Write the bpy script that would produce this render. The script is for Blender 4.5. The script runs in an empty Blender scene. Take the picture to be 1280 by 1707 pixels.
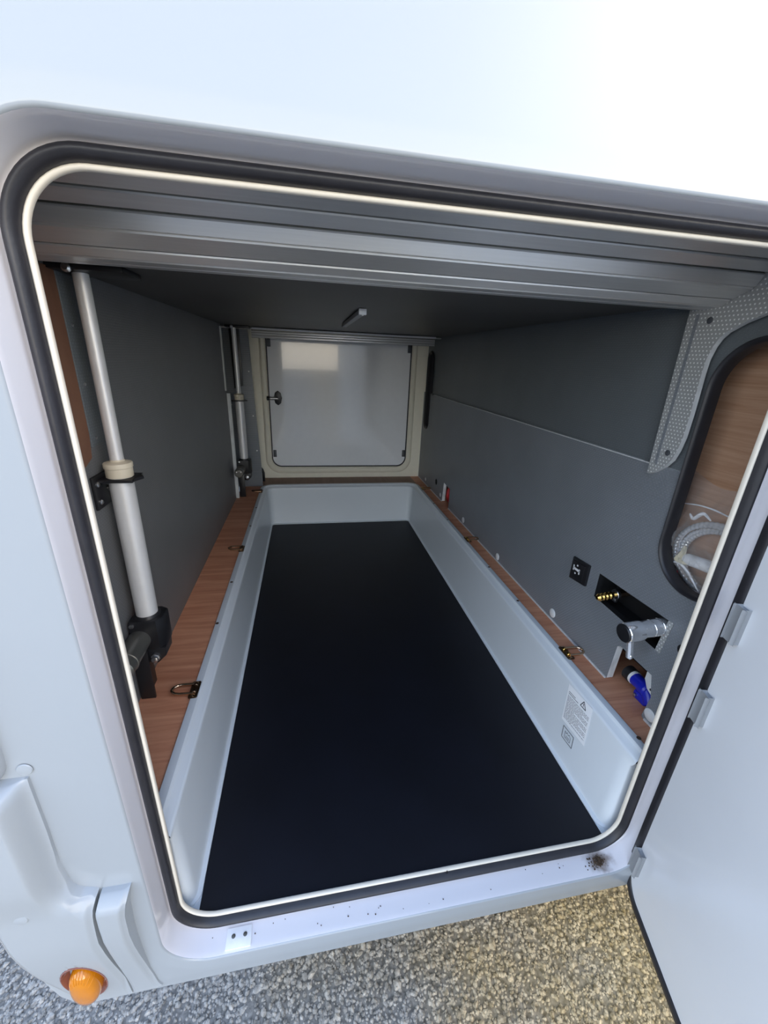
import bpy, bmesh, math, random
from mathutils import Vector, Matrix, noise as mnoise
import numpy as np
random.seed(7); rng = np.random.default_rng(7)
C = bpy.context.scene.collection
SC = bpy.context.scene

# ------------------------------------------------------------------ camera
cd = bpy.data.cameras.new('camera'); cam = bpy.data.objects.new('camera', cd); C.objects.link(cam)
SC.camera = cam
cd.sensor_fit = 'HORIZONTAL'; cd.sensor_width = 36.0; cd.lens = 675.255 / 1280 * 36.0
cd.clip_start = 0.02; cd.clip_end = 300
Mr = ((0.9831140073825634, -0.17842947649901492, 0.0406173657994293),
      (-0.026142418864938094, -0.35662698041218605, -0.9338810260295347),
      (0.1811171511041605, 0.9170496817285168, -0.355269557966256))
rgt, dwn, fwd = (Vector(r) for r in Mr)
m3 = Matrix((rgt, -dwn, -fwd)).transposed()
cam.matrix_world = Matrix.Translation((-0.04600076, -0.4899796, 0.99889299)) @ m3.to_4x4()

# ------------------------------------------------------------------ sky and exposure
W = bpy.data.worlds.new('sky'); SC.world = W; W.use_nodes = True
wn = W.node_tree.nodes; wl = W.node_tree.links
sky = wn.new('ShaderNodeTexSky'); sky.sky_type = 'NISHITA'          # sun veiled by haze, front right
sky.sun_disc = False; sky.sun_elevation = math.radians(30); sky.sun_rotation = math.radians(180 - 40)
sky.altitude = 100; sky.air_density = 1.0; sky.dust_density = 1.5; sky.ozone_density = 1.0
wtc = wn.new('ShaderNodeTexCoord'); wsp = wn.new('ShaderNodeSeparateXYZ'); wl.new(wtc.outputs['Generated'], wsp.inputs[0])
wrp = wn.new('ShaderNodeValToRGB'); we = wrp.color_ramp.elements                                 # hazy sky, palest at the horizon
we[0].position = 0.0; we[0].color = (1.7, 1.64, 1.52, 1); we[1].position = 0.85; we[1].color = (0.40, 0.58, 0.95, 1)
wm = we.new(0.3); wm.color = (0.78, 0.88, 1.0, 1)
wl.new(wsp.outputs['Z'], wrp.inputs[0])
wmx = wn.new('ShaderNodeMix'); wmx.data_type = 'RGBA'; wmx.blend_type = 'ADD'; wmx.inputs[0].default_value = 0.115
wl.new(wrp.outputs[0], wmx.inputs[6]); wl.new(sky.outputs['Color'], wmx.inputs[7])
wl.new(wmx.outputs[2], wn['Background'].inputs['Color']); wn['Background'].inputs['Strength'].default_value = 1.0
SC.view_settings.view_transform = 'Standard'; SC.view_settings.look = 'None'
SC.view_settings.gamma = 1.0; SC.view_settings.use_curve_mapping = False
SC.view_settings.exposure = 1.07

# ------------------------------------------------------------------ materials
def srgb(r, g, b):
    f = lambda c: (c/255/12.92 if c/255 <= 0.04045 else ((c/255+0.055)/1.055)**2.4)
    return (f(r), f(g), f(b), 1)
def mat(name, col, rough=0.5, metal=0.0, var=0.06, scale=30.0, bump=0.0, bscale=200.0, coat=0.0, stretch=(1, 1, 1), spec=0.5):
    m = bpy.data.materials.new(name); m.use_nodes = True
    n = m.node_tree.nodes; l = m.node_tree.links; p = n['Principled BSDF']
    p.inputs['Roughness'].default_value = rough; p.inputs['Metallic'].default_value = metal
    p.inputs['Coat Weight'].default_value = coat; p.inputs['Coat Roughness'].default_value = 0.03
    p.inputs['Specular IOR Level'].default_value = spec
    tc = n.new('ShaderNodeTexCoord'); mp = n.new('ShaderNodeMapping'); mp.inputs['Scale'].default_value = stretch
    l.new(tc.outputs['Object'], mp.inputs['Vector'])
    nz = n.new('ShaderNodeTexNoise'); nz.inputs['Scale'].default_value = scale; nz.inputs['Detail'].default_value = 4
    l.new(mp.outputs['Vector'], nz.inputs['Vector'])
    rp = n.new('ShaderNodeValToRGB'); c = Vector(col[:3])
    rp.color_ramp.elements[0].position = 0.3; rp.color_ramp.elements[1].position = 0.7
    rp.color_ramp.elements[0].color = (*(c*(1-var)), 1); rp.color_ramp.elements[1].color = (*(c*(1+var)), 1)
    l.new(nz.outputs['Fac'], rp.inputs['Fac']); l.new(rp.outputs['Color'], p.inputs['Base Color'])
    if bump:
        b = n.new('ShaderNodeBump'); b.inputs['Strength'].default_value = bump; b.inputs['Distance'].default_value = 0.002
        n2 = n.new('ShaderNodeTexNoise'); n2.inputs['Scale'].default_value = bscale
        l.new(mp.outputs['Vector'], n2.inputs['Vector'])
        l.new(n2.outputs['Fac'], b.inputs['Height']); l.new(b.outputs['Normal'], p.inputs['Normal'])
    m['nodes'] = 1
    return m
def nd(m, kind, **kw):
    x = m.node_tree.nodes.new(kind)
    for k, v in kw.items():
        if k.startswith('i_'): x.inputs[int(k[2:])].default_value = v
        else: setattr(x, k, v)
    return x
def math_n(m, op, a, b=None):
    x = nd(m, 'ShaderNodeMath', operation=op); l = m.node_tree.links
    for i, v in enumerate((a, b)):
        if v is None: continue
        if isinstance(v, (int, float)): x.inputs[i].default_value = v
        else: l.new(v, x.inputs[i])
    return x.outputs[0]

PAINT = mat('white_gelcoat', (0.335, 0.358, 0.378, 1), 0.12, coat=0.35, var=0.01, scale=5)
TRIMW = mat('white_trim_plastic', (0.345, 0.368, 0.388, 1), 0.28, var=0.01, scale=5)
CREAM = mat('cream_lip', srgb(232, 222, 205), 0.45, var=0.02)
RUBBER = mat('black_rubber', (0.022, 0.021, 0.025, 1), 0.42, var=0.15, bump=0.1, bscale=300)
MATT = mat('black_plastic', (0.012, 0.012, 0.014, 1), 0.4, var=0.1)
FLOOR = mat('dark_mat', (0.0055, 0.0062, 0.011, 1), 0.5, var=0.2, scale=6, bump=0.08, bscale=900, spec=0.35)
TRAY = mat('grey_white_liner', (0.72, 0.76, 0.79, 1), 0.30, var=0.015, scale=4, bump=0.02, bscale=600)
BACKW = mat('cream_wall', srgb(250, 244, 224), 0.5, var=0.02)
GLOSSW = mat('far_door_white', (0.92, 0.93, 0.94, 1), 0.10, coat=0.6, var=0.01, bump=0.015, bscale=9)
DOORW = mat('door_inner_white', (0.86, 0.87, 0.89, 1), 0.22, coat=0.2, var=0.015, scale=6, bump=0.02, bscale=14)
ALU = mat('anodised_aluminium', (0.74, 0.735, 0.72, 1), 0.38, metal=0.7, var=0.03, scale=8, stretch=(1, 40, 40))
ALUL = mat('bright_aluminium', (0.80, 0.795, 0.785, 1), 0.42, metal=0.35, var=0.03, scale=20)
UNDER = mat('bed_underside', (0.062, 0.060, 0.059, 1), 0.42, var=0.08, scale=3)
STEEL = mat('zinc_steel', (0.62, 0.62, 0.63, 1), 0.28, metal=1.0)
CHROME = mat('chrome', (0.93, 0.94, 0.96, 1), 0.07, metal=0.78, var=0.0)
HOSEM = mat('bright_hose_metal', (0.92, 0.93, 0.95, 1), 0.16, metal=0.55, var=0.0)
BRASS = mat('brass', (0.80, 0.52, 0.16, 1), 0.2, metal=1.0, var=0.08)
COPPER = mat('bronze_wire', (0.62, 0.45, 0.30, 1), 0.22, metal=1.0, var=0.06)
BRONZE = mat('dark_bronze', (0.16, 0.11, 0.075, 1), 0.35, metal=1.0, var=0.15)
MOTOR = mat('motor_grey', (0.20, 0.195, 0.175, 1), 0.4, metal=0.7, var=0.05)
GREYP = mat('grey_clip_plastic', (0.30, 0.31, 0.32, 1), 0.45, var=0.03)
DARKG = mat('dark_grey_clip', (0.07, 0.075, 0.085, 1), 0.45)
EDGE = mat('panel_edge', (0.66, 0.67, 0.67, 1), 0.6, var=0.15, scale=60, stretch=(1, 6, .3))
COLLAR = mat('cream_collar', srgb(214, 204, 182), 0.45, var=0.02)
CAPW = mat('white_cap', (0.74, 0.76, 0.77, 1), 0.45)
BLUE = mat('blue_plastic', (0.012, 0.02, 0.42, 1), 0.28)
RED = mat('red_plastic', (0.45, 0.02, 0.02, 1), 0.4)
WHITEP = mat('white_plastic', (0.87, 0.87, 0.88, 1), 0.3)
PAPER = mat('sticker_white', (0.93, 0.94, 0.96, 1), 0.5, var=0.01)
INK = mat('print_ink', (0.04, 0.045, 0.055, 1), 0.6)
INKG = mat('print_grey', (0.17, 0.18, 0.21, 1), 0.6)
DIRT = mat('dry_mud', (0.075, 0.045, 0.025, 1), 0.95, var=0.4, scale=200)
DARKBOX = mat('dark_cavity', (0.006, 0.006, 0.007, 1), 0.7)

def wall_mat(name, col, rough, dash=0.0, uv=('Y', 'Z'), px=0.0085, pz=0.0052, dcol=1.5):
    """grey laminate with rows of small embossed dashes"""
    m = mat(name, col, rough, var=0.05, scale=7)
    n = m.node_tree.nodes; l = m.node_tree.links; p = n['Principled BSDF']
    tc = nd(m, 'ShaderNodeTexCoord'); sp = nd(m, 'ShaderNodeSeparateXYZ'); l.new(tc.outputs['Object'], sp.inputs[0])
    zc = math_n(m, 'DIVIDE', sp.outputs[uv[1]], pz)
    row = math_n(m, 'FLOOR', zc)
    off = math_n(m, 'MULTIPLY', math_n(m, 'MODULO', row, 2.0), 0.5)
    yc = math_n(m, 'ADD', math_n(m, 'DIVIDE', sp.outputs[uv[0]], px), off)
    fy = math_n(m, 'ABSOLUTE', math_n(m, 'SUBTRACT', math_n(m, 'FRACT', yc), 0.5))
    fz = math_n(m, 'ABSOLUTE', math_n(m, 'SUBTRACT', math_n(m, 'FRACT', zc), 0.5))
    a = nd(m, 'ShaderNodeMapRange', interpolation_type='SMOOTHSTEP'); l.new(fy, a.inputs[0])
    a.inputs[1].default_value = 0.25; a.inputs[2].default_value = 0.13
    b = nd(m, 'ShaderNodeMapRange', interpolation_type='SMOOTHSTEP'); l.new(fz, b.inputs[0])
    b.inputs[1].default_value = 0.27; b.inputs[2].default_value = 0.12
    dm = math_n(m, 'MULTIPLY', a.outputs[0], b.outputs[0])
    bp = nd(m, 'ShaderNodeBump'); bp.inputs['Strength'].default_value = dash; bp.inputs['Distance'].default_value = 0.0012
    l.new(dm, bp.inputs['Height']); l.new(bp.outputs['Normal'], p.inputs['Normal'])
    old = p.inputs['Base Color'].links[0].from_socket
    mx = nd(m, 'ShaderNodeMix', data_type='RGBA', blend_type='MULTIPLY'); mx.inputs[0].default_value = 1
    cr = nd(m, 'ShaderNodeMix', data_type='RGBA'); l.new(dm, cr.inputs[0])
    cr.inputs[6].default_value = (1, 1, 1, 1); cr.inputs[7].default_value = (dcol, dcol, dcol, 1)
    l.new(old, mx.inputs[6]); l.new(cr.outputs[2], mx.inputs[7]); l.new(mx.outputs[2], p.inputs['Base Color'])
    return m
WALLR = wall_mat('grey_laminate_right', (0.20, 0.215, 0.235, 1), 0.40, 0.5, dcol=1.25)
WALLU = wall_mat('grey_laminate_upper', (0.13, 0.145, 0.155, 1), 0.42, 0.4, dcol=1.15)
WALLL = wall_mat('grey_laminate_left', (0.15, 0.152, 0.155, 1), 0.42, 0.35, dcol=1.1)
PLATE = wall_mat('embossed_plate', (0.34, 0.345, 0.34, 1), 0.4, 0.6, px=0.0078, pz=0.0072, dcol=2.2)

def wood_mat(name, c1, c2, axis_scale, rough=0.5):
    m = mat(name, c1, rough, var=0.0)
    n = m.node_tree.nodes; l = m.node_tree.links; p = n['Principled BSDF']
    tc = nd(m, 'ShaderNodeTexCoord'); mp = nd(m, 'ShaderNodeMapping'); mp.inputs['Scale'].default_value = axis_scale
    l.new(tc.outputs['Object'], mp.inputs[0])
    nz = nd(m, 'ShaderNodeTexNoise'); nz.inputs['Scale'].default_value = 3.0; nz.inputs['Detail'].default_value = 8
    nz.inputs['Roughness'].default_value = 0.65; nz.inputs['Distortion'].default_value = 0.6
    l.new(mp.outputs[0], nz.inputs['Vector'])
    rp = nd(m, 'ShaderNodeValToRGB'); e = rp.color_ramp.elements
    e[0].position = 0.32; e[0].color = c1; e[1].position = 0.66; e[1].color = c2
    l.new(nz.outputs['Fac'], rp.inputs[0]); l.new(rp.outputs[0], p.inputs['Base Color'])
    bp = nd(m, 'ShaderNodeBump'); bp.inputs['Strength'].default_value = 0.15; bp.inputs['Distance'].default_value = 0.001
    l.new(nz.outputs['Fac'], bp.inputs['Height']); l.new(bp.outputs['Normal'], p.inputs['Normal'])
    return m
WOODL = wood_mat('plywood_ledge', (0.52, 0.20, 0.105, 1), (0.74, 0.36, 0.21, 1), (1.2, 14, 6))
WOODD = wood_mat('shaded_plywood_ledge', (0.20, 0.10, 0.068, 1), (0.28, 0.155, 0.11, 1), (14, 1.2, 6))  # ledge plywood again, with the shade below the bed painted into it
WOODB = wood_mat('brown_board', (0.46, 0.25, 0.145, 1), (0.62, 0.38, 0.25, 1), (3, 1.0, 26))
WOODS = wood_mat('brown_side_board', (0.17, 0.075, 0.042, 1), (0.24, 0.115, 0.065, 1), (3, 5, 2))

AMBER = mat('amber_lens', (0.66, 0.225, 0.004, 1), 0.12, coat=0.6, var=0.05, scale=60)
AMBER.node_tree.nodes['Principled BSDF'].inputs['Transmission Weight'].default_value = 0.15
AMBERD = mat('lamp_surround', (0.26, 0.10, 0.075, 1), 0.25, coat=0.5)
BAG = bpy.data.materials.new('clear_plastic_film'); BAG.use_nodes = True
def _bag(m):
    n = m.node_tree.nodes; l = m.node_tree.links; p = n['Principled BSDF']
    p.inputs['Base Color'].default_value = (0.9, 0.88, 0.86, 1); p.inputs['Roughness'].default_value = 0.08
    t = nd(m, 'ShaderNodeBsdfTransparent'); mx = nd(m, 'ShaderNodeMixShader')
    fr = nd(m, 'ShaderNodeLayerWeight'); fr.inputs[0].default_value = 0.35
    a = math_n(m, 'ADD', math_n(m, 'MULTIPLY', fr.outputs['Facing'], 0.45), 0.07)
    l.new(a, mx.inputs[0]); l.new(t.outputs[0], mx.inputs[1]); l.new(p.outputs[0], mx.inputs[2])
    l.new(mx.outputs[0], n['Material Output'].inputs['Surface'])
_bag(BAG)

FOLD = mat('film_crease_highlight', (0.86, 0.86, 0.88, 1), 0.25)  # highlights on the crumpled film, painted as pale strands along its folds
FOLDY = mat('film_crease_highlight_yellow', (0.66, 0.60, 0.44, 1), 0.3)
# stain of mud on the sill paint (a mark with its own shape), recess light painted in by a base paler than the same-paint skin
SILL = mat('brightened_sill_gelcoat', (0.80, 0.775, 0.80, 1), 0.2, coat=0.4, var=0.01, scale=5)
def _stain(m):
    n = m.node_tree.nodes; l = m.node_tree.links; p = n['Principled BSDF']
    tc = nd(m, 'ShaderNodeTexCoord')
    nz = nd(m, 'ShaderNodeTexNoise'); nz.inputs['Scale'].default_value = 60; nz.inputs['Detail'].default_value = 6
    l.new(tc.outputs['Object'], nz.inputs['Vector'])
    vd = nd(m, 'ShaderNodeVectorMath', operation='SUBTRACT'); l.new(tc.outputs['Object'], vd.inputs[0]); vd.inputs[1].default_value = (0.566, -0.026, -0.026)
    vs = nd(m, 'ShaderNodeVectorMath', operation='MULTIPLY'); l.new(vd.outputs[0], vs.inputs[0]); vs.inputs[1].default_value = (1, 1.4, 1)
    ln = nd(m, 'ShaderNodeVectorMath', operation='LENGTH'); l.new(vs.outputs[0], ln.inputs[0])
    d = math_n(m, 'ADD', ln.outputs['Value'], math_n(m, 'MULTIPLY', math_n(m, 'SUBTRACT', nz.outputs['Fac'], 0.5), 0.04))
    mr = nd(m, 'ShaderNodeMapRange', interpolation_type='SMOOTHSTEP'); l.new(d, mr.inputs[0])
    mr.inputs[1].default_value = 0.040; mr.inputs[2].default_value = 0.010; mr.inputs[3].default_value = 0; mr.inputs[4].default_value = 0.85
    mx = nd(m, 'ShaderNodeMix', data_type='RGBA'); l.new(mr.outputs[0], mx.inputs[0])
    l.new(p.inputs['Base Color'].links[0].from_socket, mx.inputs[6]); mx.inputs[7].default_value = (0.13, 0.075, 0.035, 1)
    l.new(mx.outputs[2], p.inputs['Base Color'])
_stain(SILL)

def ground_mat(name, chips):
    m = mat(name, (0.1, 0.1, 0.1, 1), 0.9, var=0, bump=0.5, bscale=120)
    n = m.node_tree.nodes; l = m.node_tree.links; p = n['Principled BSDF']
    tc = nd(m, 'ShaderNodeTexCoord'); sp = nd(m, 'ShaderNodeSeparateXYZ'); l.new(tc.outputs['Object'], sp.inputs[0])
    big = nd(m, 'ShaderNodeTexNoise'); big.inputs['Scale'].default_value = 4.5; big.inputs['Detail'].default_value = 5; l.new(tc.outputs['Object'], big.inputs['Vector'])
    fine = nd(m, 'ShaderNodeTexNoise'); fine.inputs['Scale'].default_value = 90; fine.inputs['Detail'].default_value = 3; l.new(tc.outputs['Object'], fine.inputs['Vector'])
    # warm light painted into the asphalt colour from mid bay to its right
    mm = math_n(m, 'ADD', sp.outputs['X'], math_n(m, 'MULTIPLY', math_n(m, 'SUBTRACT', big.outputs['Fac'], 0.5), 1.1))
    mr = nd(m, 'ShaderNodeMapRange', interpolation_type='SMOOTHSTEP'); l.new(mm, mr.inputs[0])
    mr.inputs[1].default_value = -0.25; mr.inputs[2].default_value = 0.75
    c1 = nd(m, 'ShaderNodeValToRGB'); e = c1.color_ramp.elements
    k = 0.92 if chips else 0.62
    e[0].position = 0.3; e[0].color = (0.15*k, 0.145*k, 0.135*k, 1); e[1].position = 0.72; e[1].color = (0.46*k, 0.44*k, 0.41*k, 1)
    l.new(fine.outputs['Fac'], c1.inputs[0])
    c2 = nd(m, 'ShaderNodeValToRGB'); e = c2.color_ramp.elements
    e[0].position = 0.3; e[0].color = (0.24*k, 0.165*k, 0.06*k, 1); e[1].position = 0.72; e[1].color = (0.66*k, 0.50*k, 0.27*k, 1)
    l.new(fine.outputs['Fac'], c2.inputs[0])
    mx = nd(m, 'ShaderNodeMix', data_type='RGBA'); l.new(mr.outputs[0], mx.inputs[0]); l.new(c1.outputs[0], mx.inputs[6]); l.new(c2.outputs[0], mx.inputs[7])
    l.new(mx.outputs[2], p.inputs['Base Color'])
    return m
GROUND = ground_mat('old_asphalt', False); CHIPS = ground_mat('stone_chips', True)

# ------------------------------------------------------------------ mesh helpers (all in world metres)
V = Vector
class MB:
    def __init__(s): s.bm = bmesh.new()
    def face(s, pts):
        return s.bm.faces.new([s.bm.verts.new(p) for p in pts])
    def box(s, a, b, bev=0.0, rot=None, seg=2):
        a, b = V(a), V(b); c = (a+b)/2; d = b-a
        r = bmesh.ops.create_cube(s.bm, size=1.0); vs = r['verts']
        for v in vs:
            q = V((v.co.x*d.x, v.co.y*d.y, v.co.z*d.z))
            v.co = c + (rot @ q if rot else q)
        if bev:
            es = {e for v in vs for e in v.link_edges}
            bmesh.ops.bevel(s.bm, geom=list(es), offset=bev, segments=seg, affect='EDGES', profile=0.5)
        return s
    def rings(s, rs, closed=True, cap0=False, cap1=False, loop=False):
        bv = [[s.bm.verts.new(p) for p in r] for r in rs]
        n = len(bv[0]); k = len(bv)
        for i in range(k if loop else k-1):
            A, B = bv[i], bv[(i+1) % k]
            for j in range(n if closed else n-1):
                try: s.bm.faces.new((A[j], A[(j+1) % n], B[(j+1) % n], B[j]))
                except ValueError: pass
        if cap0: s.bm.faces.new(list(reversed(bv[0])))
        if cap1: s.bm.faces.new(bv[-1])
        return s
    def lathe(s, prof, p0, ax, n=24, caps=True):
        ax = V(ax).normalized(); u = ax.orthogonal().normalized(); w = ax.cross(u); p0 = V(p0)
        rs = [[p0 + ax*h + (u*math.cos(t)+w*math.sin(t))*max(r, 1e-5) for t in [2*math.pi*i/n for i in range(n)]] for r, h in prof]
        return s.rings(rs, True, caps, caps)
    def cyl(s, p0, p1, r, r1=None, n=24, bev=0.0):
        p0, p1 = V(p0), V(p1); L = (p1-p0).length; r1 = r if r1 is None else r1
        pr = [(r-bev, 0), (r, bev), (r1, L-bev), (r1-bev, L)] if bev else [(r, 0), (r1, L)]
        return s.lathe(pr, p0, p1-p0, n)
    def tube(s, path, r, n=10, closed=False, rad=None):
        path = [V(p) for p in path]; k = len(path); rs = []; up = None
        for i, p in enumerate(path):
            t = (path[(i+1) % k]-path[i-1]) if closed else (path[min(i+1, k-1)]-path[max(i-1, 0)])
            t.normalize()
            u = t.orthogonal().normalized() if up is None else (up - t*up.dot(t)).normalized()
            up = u; w = t.cross(u); rr = rad(i) if rad else r
            rs.append([p+(u*math.cos(a)+w*math.sin(a))*rr for a in [2*math.pi*j/n for j in range(n)]])
        return s.rings(rs, True, not closed, not closed, loop=closed)
    def prism(s, poly, ax, a, b, bev=0.0):
        """poly in the two other axes; extruded along ax from a to b"""
        def mk(p, h): return {'x': (h, p[0], p[1]), 'y': (p[0], h, p[1]), 'z': (p[0], p[1], h)}[ax]
        v0 = [s.bm.verts.new(mk(p, a)) for p in poly]; v1 = [s.bm.verts.new(mk(p, b)) for p in poly]; n = len(poly)
        fs = [s.bm.faces.new(list(reversed(v0))), s.bm.faces.new(v1)]
        for i in range(n): fs.append(s.bm.faces.new((v0[i], v0[(i+1) % n], v1[(i+1) % n], v1[i])))
        if bev:
            es = [e for f in fs[:2] for e in f.edges]
            bmesh.ops.bevel(s.bm, geom=es, offset=bev, segments=2, affect='EDGES', profile=0.5)
        return s
def wpos(o):
    p = V((0, 0, 0))
    while o: p = p + o.location; o = o.parent
    return p
def props(o, label, cat, group, kind):
    if label: o['label'] = label
    if cat: o['category'] = cat
    if group: o['group'] = group
    if kind: o['kind'] = kind
def obj(name, mb, m, parent=None, label=None, cat=None, group=None, kind=None, org=None, sharp=35):
    bm = mb.bm
    bmesh.ops.remove_doubles(bm, verts=bm.verts, dist=1e-6)
    bmesh.ops.recalc_face_normals(bm, faces=bm.faces)
    off = wpos(parent) if parent else (V(org) if org else V((0, 0, 0)))
    bmesh.ops.translate(bm, verts=bm.verts, vec=-off)
    ca = math.radians(sharp)
    for f in bm.faces: f.smooth = True
    for e in bm.edges:
        if len(e.link_faces) == 2 and e.calc_face_angle(0) > ca: e.smooth = False
    me = bpy.data.meshes.new(name); bm.to_mesh(me); bm.free()
    for x in (m if isinstance(m, (list, tuple)) else [m]): me.materials.append(x)
    o = bpy.data.objects.new(name, me); C.objects.link(o)
    if parent: o.parent = parent
    else: o.location = off
    props(o, label, cat, group, kind)
    return o
def empty(name, loc, label, cat, group=None, kind=None):
    o = bpy.data.objects.new(name, None); C.objects.link(o); o.location = loc; o.empty_display_size = 0.02
    props(o, label, cat, group, kind); return o
def plate(outer, holes, ax, a, b, side_mat=None):
    """flat board with holes: outlines in the two other axes, thickness a..b along ax"""
    cu = bpy.data.curves.new('tmp', 'CURVE'); cu.dimensions = '2D'; cu.fill_mode = 'BOTH'; cu.extrude = abs(b-a)/2
    for pts in [outer]+holes:
        sp = cu.splines.new('POLY'); sp.points.add(len(pts)-1); sp.use_cyclic_u = True
        for q, p in zip(sp.points, pts): q.co = (p[0], p[1], 0, 1)
    o = bpy.data.objects.new('tmp', cu); C.objects.link(o)
    dg = bpy.context.evaluated_depsgraph_get(); me = bpy.data.meshes.new_from_object(o.evaluated_get(dg))
    mb = MB(); mb.bm.from_mesh(me); c = (a+b)/2
    for v in mb.bm.verts:
        x, y, z = v.co
        v.co = {'x': (c+z, x, y), 'y': (x, c+z, y), 'z': (x, y, c+z)}[ax]
    bmesh.ops.remove_doubles(mb.bm, verts=mb.bm.verts, dist=1e-6)
    bpy.data.objects.remove(o); bpy.data.curves.remove(cu); bpy.data.meshes.remove(me)
    if side_mat is not None:
        mb.bm.normal_update(); i = 'xyz'.index(ax)
        for f in mb.bm.faces: f.material_index = side_mat if abs(f.normal[i]) < 0.5 else 0
    return mb
def rrect(x0, x1, z0, z1, r, n=10):
    pts = []
    for cx, cz, a0 in ((x1-r, z1-r, 0), (x0+r, z1-r, 90), (x0+r, z0+r, 180), (x1-r, z0+r, 270)):
        for i in range(n+1):
            t = math.radians(a0+90*i/n); pts.append((cx+r*math.cos(t), cz+r*math.sin(t)))
    return pts
def circ(cx, cz, r, n=24): return [(cx+r*math.cos(2*math.pi*i/n), cz+r*math.sin(2*math.pi*i/n)) for i in range(n)]
def struct(name, mb, m, label, cat, **k): return obj(name, mb, m, None, label, cat, kind='structure', **k)

# ------------------------------------------------------------------ measured dimensions
XL, XR, YB, ZL, ZS, ZC = -0.440, 0.7018, 2.132, 0.242, 0.8053, 1.1155
OX0, OX1, OZ0, OZ1 = -0.291, 0.611, 0.005, 1.1447          # clear opening inside the lip
GZ = -0.42
# ================================================================== SETTING
# ground
g = MB(); g.face([(-40, -40, GZ), (40, -40, GZ), (40, 40, GZ), (-40, 40, GZ)])
ground = struct('ground', g, GROUND, 'old grey asphalt ground under the vehicle, warm light painted in towards the right', 'ground')
def chips():
    ico = bmesh.new(); bmesh.ops.create_icosphere(ico, subdivisions=1, radius=1.0)
    bv = np.array([v.co[:] for v in ico.verts]); bf = np.array([[v.index for v in f.verts] for f in ico.faces]); ico.free()
    n = 30000
    xs = rng.uniform(-1.0, 1.0, n); ys = rng.uniform(-0.34, 0.32, n)
    sz = rng.gamma(5, 0.00062, n)+0.0010
    sc = np.stack([sz*rng.uniform(.7, 1.25, n), sz*rng.uniform(.7, 1.25, n), sz*rng.uniform(.35, .8, n)], -1)
    a = rng.uniform(0, 6.28, n); ca, sa = np.cos(a), np.sin(a)
    jit = rng.uniform(.78, 1.18, (n, 12, 1))
    P = bv[None]*jit*sc[:, None]
    Q = np.stack([P[..., 0]*ca[:, None]-P[..., 1]*sa[:, None], P[..., 0]*sa[:, None]+P[..., 1]*ca[:, None], P[..., 2]], -1)
    Q += np.stack([xs, ys, np.full(n, GZ+0.0006)], -1)[:, None]
    F = bf[None]+(np.arange(n)*12)[:, None, None]
    me = bpy.data.meshes.new('asphalt_chips'); me.from_pydata(Q.reshape(-1, 3).tolist(), [], F.reshape(-1, 3).tolist())
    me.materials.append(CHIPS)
    o = bpy.data.objects.new('asphalt_chips', me); C.objects.link(o)
    props(o, 'small pale stone chips embedded all over the asphalt', 'gravel', None, 'stuff')
chips()

# outer skin with the recessed frame of the opening, lofted ring by ring
RX0, RX1, RZ0, RZ1 = -0.312, 0.648, -0.024, 1.1655
def ring(d, y, r0=0.078):
    return [(p[0], y, p[1]) for p in rrect(RX0-d, RX1+d, RZ0-d, RZ1+d, max(r0+d, .005), 14)]
def clipr(r, x0, x1, z0, z1): return [(min(max(p[0], x0), x1), p[1], min(max(p[2], z0), z1)) for p in r]
ZB = -0.072
mb = MB()
rs = [ring(-0.012, -0.006), ring(-0.0022, -0.0062), ring(-0.0007, -0.0072), ring(0.0, -0.010), ring(0.0001, -0.013), ring(0.0004, -0.042), ring(0.0006, -0.0480), ring(0.0010, -0.0503)]
rs = [clipr(r, -9, 9, ZB+0.006, 9) for r in rs]
mb.rings(rs)
struct('trim_8', mb, SILL, 'recessed sill and frame around the locker opening, painted brighter as if lit, with a mud stain', 'trim', sharp=60)
SWEEP = [(-.40, -.075), (-.412, -.055), (-.450, -.050), (-.470, -.020), (-.486, .055), (-.500, .18), (-.53, .26)]
mb = plate([(p[0], max(p[1], -9)) for p in SWEEP]+[(-.53, 2.6), (5.8, 2.6), (5.8, ZB)], [[(p[0], p[2]) for p in ring(0.0275, 0)]], 'y', -.055, -.046) if RZ0-.0275 > ZB else None
bm2 = MB(); bm2.rings([[(x, y, max(z, ZB+.001)) for x, y, z in r] for r in (ring(0.0010, -0.0503), ring(0.0016, -0.0516), ring(0.0030, -0.0527), ring(0.0045, -0.0530), ring(0.006, -0.0532), ring(0.019, -0.0545), ring(0.0220, -0.0548), ring(0.0275, -0.055))])
tmpm = bpy.data.meshes.new('t'); bm2.bm.to_mesh(tmpm); mb.bm.from_mesh(tmpm); bm2.bm.free(); bpy.data.meshes.remove(tmpm)
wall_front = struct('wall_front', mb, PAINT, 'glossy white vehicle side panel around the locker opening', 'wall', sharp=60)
# the rest of the vehicle body: roof, rear, front, far side, underside
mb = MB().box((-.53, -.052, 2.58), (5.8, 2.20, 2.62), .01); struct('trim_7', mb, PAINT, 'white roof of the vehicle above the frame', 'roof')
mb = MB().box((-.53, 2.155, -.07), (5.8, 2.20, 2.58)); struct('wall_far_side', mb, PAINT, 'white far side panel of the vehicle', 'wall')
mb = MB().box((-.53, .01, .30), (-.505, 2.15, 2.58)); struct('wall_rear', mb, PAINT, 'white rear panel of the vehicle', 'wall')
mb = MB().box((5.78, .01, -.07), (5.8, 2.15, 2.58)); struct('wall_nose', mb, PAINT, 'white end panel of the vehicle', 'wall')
mb = MB().box((-.38, .05, -.062), (5.77, 2.15, -.03)); struct('floor_underside', mb, MATT, 'black underside of the vehicle', 'floor')
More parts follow.
